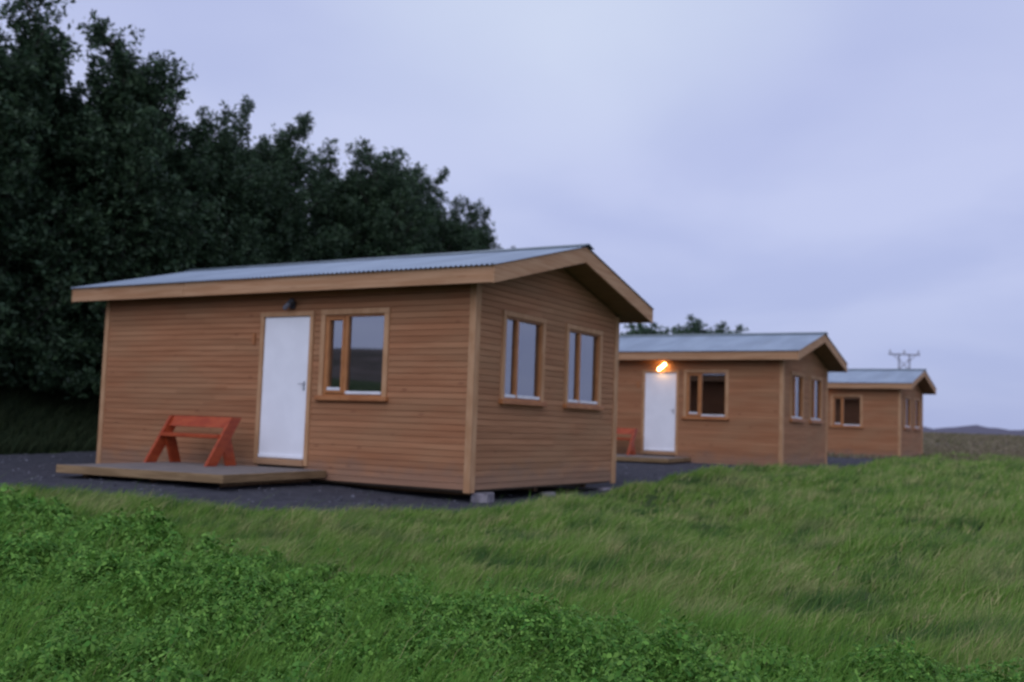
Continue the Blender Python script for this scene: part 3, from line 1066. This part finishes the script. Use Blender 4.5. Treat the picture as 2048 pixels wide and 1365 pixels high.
# ------------------------------------------------------------------ trees
def tree_mesh(seed, h, wdt, nleaf, leaf, wind=0.25, low=0.04, broad=False):
    """returns (trunk MB, leaf verts). Several upright stems carry rising plumes of leaves"""
    rs = np.random.RandomState(seed)
    tr = MB()
    stems = []
    ns = rs.randint(3, 5)
    for k in range(ns):
        a = 2 * math.pi * (k + rs.rand() * 0.5) / ns
        sp = wdt * 0.5 * rs.uniform(0.22, 0.45) * (0.2 if k == 0 else 1)
        hh = h * (1.0 if k == 0 else rs.uniform(0.74, 0.93))
        pts = []
        for j in range(8):
            f = j / 7
            pts.append(np.array([math.cos(a) * sp * f ** 0.7 + wind * f * f + rs.uniform(-.06, .06), math.sin(a) * sp * f ** 0.7 + rs.uniform(-.06, .06), hh * f * 0.97]))
        stems.append(np.array(pts))
        for j in range(7):
            r0 = 0.13 * (1 - j / 7.3) * (h / 9)
            r1 = 0.13 * (1 - (j + 1) / 7.3) * (h / 9)
            tr.tube(pts[j], pts[j + 1], r0, r1, 7)
    plumes = []
    for st in stems:
        hh = st[-1][2]
        npl = 26
        for k in range(npl):
            f = low + (1 - low) * (k + rs.rand()) / npl
            i = min(int(f * 7), 6)
            base = st[i] + (st[i + 1] - st[i]) * (f * 7 - i)
            a = rs.rand() * 6.283
            prof = math.sin(math.pi * min(1, 0.24 + 0.70 * f)) ** 0.6       # wide low down, narrow at the top
            if broad:
                prof = 0.85
            ln = wdt * 0.5 * prof * rs.uniform(0.5, 1.05) + 0.25
            up = rs.uniform(0.35, 0.9) + 0.6 * f
            d = np.array([math.cos(a), math.sin(a), up])
            d /= np.linalg.norm(d)
            tip = base + d * ln + np.array([wind * 0.5 * f, 0, 0.12 * ln])
            plumes.append((base, tip, rs.uniform(0.16, 0.30) * (0.6 + ln * 0.35), ln))
            if ln > 0.5:
                tr.tube(base, base + (tip - base) * 0.8, 0.022, 0.006, 4)
        top = st[-1]
        plumes.append((st[6], top + np.array([wind * 0.3, 0, 0.05]), 0.16, 1.6))
        for q in range(4):       # thin leading shoots
            b_ = st[5] * (1 - 0.3 * q) + st[6] * 0.3 * q + np.array([rs.uniform(-.3, .3), rs.uniform(-.3, .3), 0])
            b_[2] = st[5][2] + rs.uniform(-0.6, 0.6)
            plumes.append((b_, b_ + np.array([rs.uniform(-.1, .35) + wind * .4, rs.uniform(-.3, .3), rs.uniform(1.3, 2.1)]), 0.085, 2.4))
        for q in range(3):
            plumes.append((st[6] * .5 + st[5] * .5, top + np.array([rs.uniform(-.5, .6), rs.uniform(-.5, .5), -rs.uniform(0.2, .9)]), 0.15, 1.2))
    for q in range(34):          # low skirt of branches
        a = rs.rand() * 6.283
        b = stems[0][0] + np.array([0, 0, h * rs.uniform(0.03, 0.16)])
        ln = wdt * 0.5 * rs.uniform(0.6, 1.15)
        plumes.append((b, b + np.array([math.cos(a) * ln, math.sin(a) * ln, rs.uniform(-0.5, 0.5)]), 0.30, ln))
    wts = np.array([p[3] * p[2] for p in plumes])
    cnt = (wts / wts.sum() * nleaf).astype(int)
    C = []
    for (b, t, sg, ln), n in zip(plumes, cnt):
        # leaves sit in small sprays along the plume
        nspray = max(3, n // 14)
        u = rs.beta(1.5, 1.1, nspray)
        sc = b + (t - b) * u[:, None] + rs.normal(0, 1, (nspray, 3)) * (sg * (1.1 - 0.75 * u))[:, None]
        k = rs.randint(0, nspray, n)
        C.append(sc[k] + rs.normal(0, 0.06, (n, 3)))
    C = np.concatenate(C)
    n = len(C)
    d = rs.normal(0, 1, (n, 3)) + np.array([0.3, 0, 0.25])
    d /= np.linalg.norm(d, axis=1)[:, None]
    s = np.cross(d, rs.normal(0, 1, (n, 3)))
    s /= np.linalg.norm(s, axis=1)[:, None]
    ln = leaf * rs.uniform(0.6, 1.3, n)[:, None]
    wd = ln * 0.24
    V = np.stack([C, C + d * ln * 0.45 + s * wd, C + d * ln, C + d * ln * 0.45 - s * wd], 1).reshape(-1, 3)
    V[:, 2] = np.maximum(V[:, 2], 0.03)
    return tr, V


def tree_variant(seed, h, wdt, nleaf, leaf, lm, wind, low=0.04, broad=False):
    tr, V = tree_mesh(seed, h, wdt, nleaf, leaf, wind, low, broad)
    root = empty('tree')
    zt = np.sort(V[:, 2])[-60]
    tip = V[V[:, 2] > zt].mean(0)
    k = h / zt
    V[:, 2] *= k
    tr.v = [(a_, b_, c_ * k) for a_, b_, c_ in tr.v]
    root['tip'] = [float(tip[0]), float(tip[1])]
    tr.build('trunk', 'bark', root, recalc=False)
    me = np_mesh('crown', V, np.full(len(V) // 4, 4), np.arange(len(V)), lm)
    link('crown', me, root)
    return root


protos = [tree_variant(10 + k, 9.0, (4.6, 4.9, 4.4, 5.1)[k], 80000, 0.135, 'leaf', (0.35, 0.2, 0.45, 0.3)[k]) for k in range(4)]
far_proto = tree_variant(31, 6.0, 5.0, 60000, 0.20, 'leaf_far', 0.5, 0.35, True)

# x, y, crown top height (world), prototype, turn
row = [
    (-14.6, 17.4, 10.6, 1, 0.5, 'dark tree at the very left edge, most of it outside the picture'),
    (-12.4, 19.6, 10.5, 2, 2.5, 'dark tree at far left whose top is cut off by the top of the picture'),
    (-10.9, 21.6, 10.6, 0, 0.0, 'tall dark tree nearest the top left corner, its top just out of the picture'),
    (-9.85, 23.4, 10.05, 3, 4.0, 'tall dark tree with rounded peak just right of the top left corner'),
    (-8.6, 24.6, 9.6, 1, 5.2, 'dark tree whose ragged shoulder steps down right of the tallest peak'),
    (-8.1, 26.4, 8.9, 2, 1.2, 'blunt topped dark tree where the row steps down, above the left end of the roof'),
    (-7.45, 27.6, 9.4, 0, 3.3, 'dark tree with a thin spire left of the dip in the row'),
    (-6.1, 29.6, 9.75, 3, 0.7, 'dark tree with a pointed tuft just right of the dip in the row'),
    (-4.9, 31.8, 9.6, 1, 2.2, 'loose crowned dark tree above the lamp of the nearest cabin'),
    (-3.9, 33.4, 9.8, 2, 4.6, 'dark tree behind the middle of the nearest cabin roof, gaps of sky in its top'),
    (-2.55, 35.6, 9.75, 0, 1.9, 'dark tree with a single peak, third from the right end of the tall row'),
    (-1.35, 37.9, 9.2, 3, 5.6, 'dark rounded tree, second from the right end of the tall row'),
    (-0.75, 39.4, 7.9, 2, 0.2, 'small dark tree ending the tall row just left of the cabin gable'),
    (-10.7, 23.3, 9.7, 2, 4.4, 'dark tree filling the notch between the two tallest peaks at the left'),
    (-9.6, 26.2, 8.9, 3, 3.0, 'dark tree filling the row between the rounded peak and the ragged shoulder'),
    (-7.0, 29.4, 9.0, 1, 0.3, 'dark tree filling the dip in the row above the left part of the roof'),
    (-5.7, 31.4, 9.5, 2, 2.9, 'dark tree between the pointed tuft and the loose crowned tree'),
    (-4.5, 33.6, 9.5, 0, 5.0, 'dark tree in the row above the nearest cabin window'),
    (-3.3, 35.5, 9.5, 3, 1.3, 'dark tree low in the row behind the sky gaps above the roof'),
    (-2.0, 37.4, 9.2, 1, 3.9, 'dark tree low in the row between its last two peaks'),
]
used = set()
for (x, y, top, k, rz, lab) in row:
    p = protos[k]
    if k in used:
        p = copy_tree(p)
    used.add(k)
    gz = float(height(x, y))
    s = (top - gz) / 9.0
    sw = 0.85 if y > 37 else 1.0
    tx, ty = p['tip'][0] * sw * s, p['tip'][1] * sw * s
    p.location = (x - (tx * math.cos(rz) - ty * math.sin(rz)), y - (tx * math.sin(rz) + ty * math.cos(rz)), gz - 0.05)
    p.rotation_euler = (0, 0, rz)
    p.scale = (sw * s, sw * s, s)
    tag(p, lab, 'tree', 'dark trees in a row behind the cabins')
far_trees = [
    (5.3, 49.3, 5.9, 'small green tree showing beside the eaves of the nearest cabin, leftmost of the far clump'),
    (7.0, 52.0, 6.2, 'small green tree, second from the left in the clump behind the middle cabin roof'),
    (8.5, 54.6, 6.6, 'small green tree in the middle of the clump behind the middle cabin roof'),
    (10.1, 57.6, 7.1, 'tallest small green tree, second from the right behind the middle cabin roof'),
    (11.1, 60.6, 7.15, 'small green tree at the right end of the clump behind the middle cabin roof'),
    (6.0, 50.6, 5.95, 'low green tree closing the gap between the two leftmost of the far clump'),
    (7.9, 53.6, 6.35, 'low green tree left of the middle of the far clump behind the roof'),
    (9.3, 56.2, 6.7, 'low green tree right of the middle of the far clump behind the roof'),
]
for i, (x, y, top, lab) in enumerate(far_trees):
    p = far_proto if i == 0 else copy_tree(far_proto)
    gz = float(height(x, y))
    s = (top - gz) / 6.0
    p.location = (x, y, gz - 0.05)
    p.rotation_euler = (0, 0, i * 1.7)
    p.scale = (s, s, s)
    tag(p, lab, 'tree', 'small green trees behind the middle cabin')

# ------------------------------------------------------------------ pole far behind the last cabin
px, py = 56.4, 150.0
gz = float(height(px, py))
root = empty('power_pole', (px, py, gz))
tag(root, 'twin legged power pole standing far off behind the farthest cabin roof', 'power pole')
top = 13.0 - gz
for s in (-0.75, 0.75):
    m = MB()
    m.tube((s, 0, -0.3), (s, 0, top + 0.1), 0.13, 0.10, 10)
    m.build('leg', 'pole', root)
m = MB()
m.cbox(-2.25, 2.25, -0.09, 0.09, top - 0.09, top + 0.09)
m.build('crossarm', 'pole', root)
m = MB()
m.tube((-0.75, 0.1, top - 2.2), (0.75, 0.1, top - 0.7), 0.06, 0.06, 6)
m.tube((0.75, 0.1, top - 2.2), (-0.75, 0.1, top - 0.7), 0.06, 0.06, 6)
m.tube((-0.75, -0.1, top - 0.9), (-1.7, -0.1, top), 0.05, 0.05, 6)
m.tube((0.75, -0.1, top - 0.9), (1.7, -0.1, top), 0.05, 0.05, 6)
m.build('brace', 'pole', root)
for s in (-2.05, 0.0, 2.05):
    m = MB()
    m.tube((s, 0, top + 0.1), (s, 0, top + 0.3), 0.05, 0.05, 8)
    for q in range(3):
        m.tube((s, 0, top + 0.26 + q * 0.12), (s, 0, top + 0.34 + q * 0.12), 0.16, 0.09, 10)
    m.build('insulator', 'insulator', root)


# ------------------------------------------------------------------ grass and clover
def blades(name, x, y, h, wdt, rs, mat, lean=(0.5, 0.15), curve=0.5, label='', cat='grass'):
    n = len(x)
    z = height(x, y) - 0.01
    az_ = rs.uniform(0, 6.283, n)
    lx = lean[0] * rs.uniform(0.2, 1.5, n) + 0.35 * np.cos(az_)
    ly = lean[1] * rs.uniform(0.2, 1.5, n) + 0.35 * np.sin(az_)
    B = np.stack([x, y, z], 1)
    face = rs.uniform(-1.2, 1.2, n)
    S = np.stack([np.cos(face), np.sin(face), np.zeros(n)], 1) * (wdt / 2)[:, None]
    mid = B + np.stack([lx * h * 0.35, ly * h * 0.35, h * 0.55], 1)
    tip = B + np.stack([lx * h * 1.0, ly * h * 1.0, h * (1.0 - 0.12 * (lx ** 2))], 1)
    V = np.stack([B - S, B + S, mid + S * 0.8, mid - S * 0.8, tip], 1).reshape(-1, 3)
    i = np.arange(n) * 5
    q = np.stack([i, i + 1, i + 2, i + 3, i + 3, i + 2, i + 4], 1).ravel()
    fn = np.tile([4, 3], n)
    me = np_mesh(name, V, fn, q, mat)
    o = link(name, me)
    return tag(o, label, cat, kind='stuff')


def polar(n, r0, r1, rs, half=R(33), power=1.0):
    th = rs.uniform(-half, half, n)
    u = rs.rand(n)
    r = r0 * (r1 / r0) ** u
    return r * np.sin(th), r * np.cos(th), r


def straw(t, c, src, geo):
    # whole tufts bleached to straw, gathered in patches
    rnd = geo.outputs['Random Per Island']
    patch = t.ramp(t.noise(t.mapping(src, (0.5, 0.75, 0)), 1.0, 4, 0.6), 0.40, 0.66)
    tuft = t.ramp(t.noise(t.mapping(src, (3.0, 4.5, 0), (9, 2, 0)), 1.0, 3, 0.6), 0.50, 0.62)
    r2 = t.math('FRACT', t.math('MULTIPLY', rnd, 91.7))
    k = t.math('LESS_THAN', r2, t.math('ADD', t.math('MULTIPLY', t.math('MULTIPLY', patch, tuft), 0.75), 0.10))
    c = t.mix(k, c, (0.44, 0.41, 0.17))
    pale = t.ramp(t.noise(t.mapping(src, (0.9, 1.9, 0), (2, 8, 0), (0, 0, 0.4)), 1.0, 5, 0.65), 0.50, 0.64)
    c = t.mix(t.math('MULTIPLY', pale, 0.70), c, (0.36, 0.35, 0.15))
    pg = t.ramp(t.noise(t.mapping(src, (1.1, 1.9, 0), (5, 3, 0), (0, 0, 0.4)), 1.0, 5, 0.65), 0.50, 0.62)
    return t.mix(t.math('MULTIPLY', pg, 0.85), c, (0.045, 0.110, 0.030))


M['grass'] = material('rough meadow grass', (0.105, 0.215, 0.030), (0.220, 0.340, 0.065), nscale=1.6, detail=5, rough=0.7, island=0.30, spec=0.15, extra=straw, translucent=0.3)
M['lush'] = material('lush meadow grass', (0.080, 0.210, 0.022), (0.190, 0.340, 0.052), nscale=2.2, detail=4, rough=0.6, island=0.5, spec=0.2, translucent=0.3)
M['clover'] = material('clover leaves', (0.060, 0.180, 0.024), (0.190, 0.350, 0.060), nscale=2.5, detail=6, rough=0.65, island=0.6, spec=0.15, translucent=0.25)
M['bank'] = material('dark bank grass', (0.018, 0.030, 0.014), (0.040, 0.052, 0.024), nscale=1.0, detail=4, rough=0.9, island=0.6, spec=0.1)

rs = np.random.RandomState(77)


def in_cabin(x, y):
    k = np.zeros(len(x), bool)
    for i in range(3):
        hx, hy, _ = HOUSES[i]
        a = YAWS[i]
        lx = (x - hx) * math.cos(a) - (y - hy) * math.sin(a)
        ly = (x - hx) * math.sin(a) + (y - hy) * math.cos(a)
        k |= (lx > -L - 0.1) & (lx < 0.06) & (ly > -0.06) & (ly < Wd + 0.1)
    return k


def clover_rim(x, y):
    return clover_edge_y(x) + 0.35 * vnoise(x * 2, y * 2, 21) + 0.15 * vnoise(x * 6, y * 6, 22)


# rough grass growing in tufts that lean with the wind
x, y, r = polar(34000, 3.4, 52, rs)
o_ = (x - TP[0]) * TN[0] + (y - TP[1]) * TN[1]
keep = (y > clover_rim(x, y) - rs.exponential(0.35, len(x))) & ~on_gravel(x, y) & (o_ > 3.3) & ~in_cabin(x, y)
x, y, r = x[keep], y[keep], r[keep]
clump = np.clip(0.5 + 0.8 * vnoise(x * 1.7, y * 1.2, 31), 0, 1)
pt = np.clip(0.5 + 0.6 * vnoise(x * 0.8, y * 0.6, 33), 0, 1)
edge = np.clip((gravel_edge_y(x) - y) / 1.0, 0, 1)
hT = (0.06 + 0.22 * clump ** 1.5 * pt + 0.08 * rs.rand(len(x)) ** 2) * (0.75 + 0.25 * edge) * (1 + 0.4 * sstep(x, 2, 7)) * (1 - 0.15 * sstep(r, 20, 50))
rT = np.maximum(0.045, 0.0065 * r) * rs.uniform(0.6, 1.5, len(x))
nb = 15
K = np.repeat(np.arange(len(x)), nb)
ang = rs.uniform(0, 6.283, len(K))
rad = rT[K] * np.sqrt(rs.rand(len(K)))
bx, by = x[K] + rad * np.cos(ang), y[K] + rad * np.sin(ang) * 1.2
ok = ~on_gravel(bx, by)
K, bx, by = K[ok], bx[ok], by[ok]
blades('meadow_grass', bx, by, hT[K] * rs.uniform(0.55, 1.15, len(K)), np.maximum(0.004, r[K] * 0.00085), rs, 'grass', (0.8, 0.2),
       label='rough windblown grass with straw coloured tufts between the clover and the gravel')

# leafy plants, each a small dome of leaflets on stalks, with grass growing through
x, y, r = polar(23000, 2.4, 11.5, rs, R(36))
rim = clover_rim(x, y)
gap = vnoise(x * 3.4, y * 3.0, 61) + 0.6 * vnoise(x * 8, y * 8, 62)
k = (y < rim + rs.exponential(0.12, len(x))) & (rs.rand(len(x)) > sstep(-gap, 0.12, 0.55) * 0.9)
x, y, r, rim = x[k], y[k], r[k], rim[k]
big = np.clip(0.55 + 0.55 * vnoise(x * 2.2, y * 2.2, 51) + 0.35 * vnoise(x * 5.5, y * 5.5, 52), 0.05, 1.3)
hP = (0.04 + 0.27 * big ** 1.5) * np.clip((rim - y) / 0.6 + 0.45, 0.4, 1) * rs.uniform(0.75, 1.2, len(x))
rP = np.maximum(0.034, 0.010 * r) * rs.uniform(0.7, 1.5, len(x))
nl = 22
K = np.repeat(np.arange(len(x)), nl)
n = len(K)
a0 = rs.uniform(0, 6.283, n)
q = np.sqrt(rs.rand(n))
ca, sa = np.cos(a0), np.sin(a0)
cx_, cy_ = x[K] + rP[K] * q * ca + hP[K] * 0.15, y[K] + rP[K] * q * sa
hz_ = hP[K] * (1 - 0.55 * q ** 2) * rs.uniform(0.55, 1.05, n)
C = np.stack([cx_, cy_, height(cx_, cy_) + hz_], 1)
sz = 0.0110 * (0.55 + rs.gamma(2.5, 0.2, n)) * np.maximum(1.0, r[K] / 4.6)
# leaflets tip outwards from the middle of the plant
tx = -q * ca * 0.9 + rs.normal(0, 0.45, n)
ty = -q * sa * 0.9 + rs.normal(0, 0.45, n)
b0 = rs.uniform(0, 6.283, n)
V = []
for j in range(3):
    a = b0 + j * 2.094
    c_, s_ = np.cos(a), np.sin(a)
    def P(u, v, w_):
        dx = (u * c_ - v * s_) * sz
        dy = (u * s_ + v * c_) * sz
        return C + np.stack([dx, dy, dx * tx + dy * ty + w_ * sz], 1)
    V += [P(0.02, 0, 0), P(0.65, -0.42, -0.05), P(1.25, -0.22, -0.22), P(1.25, 0.22, -0.22), P(0.65, 0.42, -0.05)]
V = np.stack(V, 1).reshape(-1, 3)
me = np_mesh('clover', V, np.full(n * 3, 5), np.arange(n * 15), 'clover')
tag(link('clover', me), 'dense leafy clover in green mounds covering the ground in front', 'clover', kind='stuff')

# grass among the clover, in tufts too
x, y, r = polar(6000, 2.6, 13, rs, R(36))
k = (y < clover_rim(x, y) + rs.exponential(0.4, len(x)))
x, y, r = x[k], y[k], r[k]
hT = 0.08 + 0.14 * np.clip(0.5 + 0.6 * vnoise(x * 3.1, y * 3.1, 41), 0, 1) + 0.08 * rs.rand(len(x)) ** 2
K = np.repeat(np.arange(len(x)), 9)
bx = x[K] + rs.normal(0, 0.022, len(K)) * np.maximum(1, r[K] / 5)
by = y[K] + rs.normal(0, 0.022, len(K)) * np.maximum(1, r[K] / 5)
blades('lush_grass', bx, by, hT[K] * rs.uniform(0.6, 1.25, len(K)), np.maximum(0.0034, r[K] * 0.00065), rs, 'lush', (0.6, 0.1), label='lush green grass blades growing up through the clover in front')

# a few long stems
x, y, r = polar(2600, 3.0, 14, rs, R(34))
k = ~on_gravel(x, y) & (y < gravel_edge_y(x) - 0.3)
x, y, r = x[k], y[k], r[k]
blades('tall_grass', x, y, 0.18 + 0.14 * rs.rand(len(x)), np.maximum(0.003, r * 0.0005), rs, 'grass', (0.9, 0.2), label='thin pale grass stems standing above the clover and meadow')

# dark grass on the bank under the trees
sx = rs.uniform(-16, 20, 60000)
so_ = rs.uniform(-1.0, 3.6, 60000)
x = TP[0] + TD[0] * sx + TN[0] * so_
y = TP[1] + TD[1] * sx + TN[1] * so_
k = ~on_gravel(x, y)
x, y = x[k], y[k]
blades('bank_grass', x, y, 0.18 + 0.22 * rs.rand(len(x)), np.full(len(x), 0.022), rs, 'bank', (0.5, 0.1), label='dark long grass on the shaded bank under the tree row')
# heath beyond the meadow
x, y, r = polar(80000, 38, 260, rs, R(33))
k = (x > 0.2 * y)
x, y, r = x[k], y[k], r[k]
M['heath'] = material('brown heath', (0.11, 0.105, 0.050), (0.21, 0.165, 0.115), (0.12, 0.12, 0.1), nscale=1.0, detail=5, rough=0.95, island=0.6, spec=0.1)
blades('heath', x, y, 0.15 + 0.0012 * r * rs.rand(len(x)), r * 0.0016, rs, 'heath', (0.6, 0.1), label='brownish heath and dry grass covering the field beyond the cabins', cat='heath')
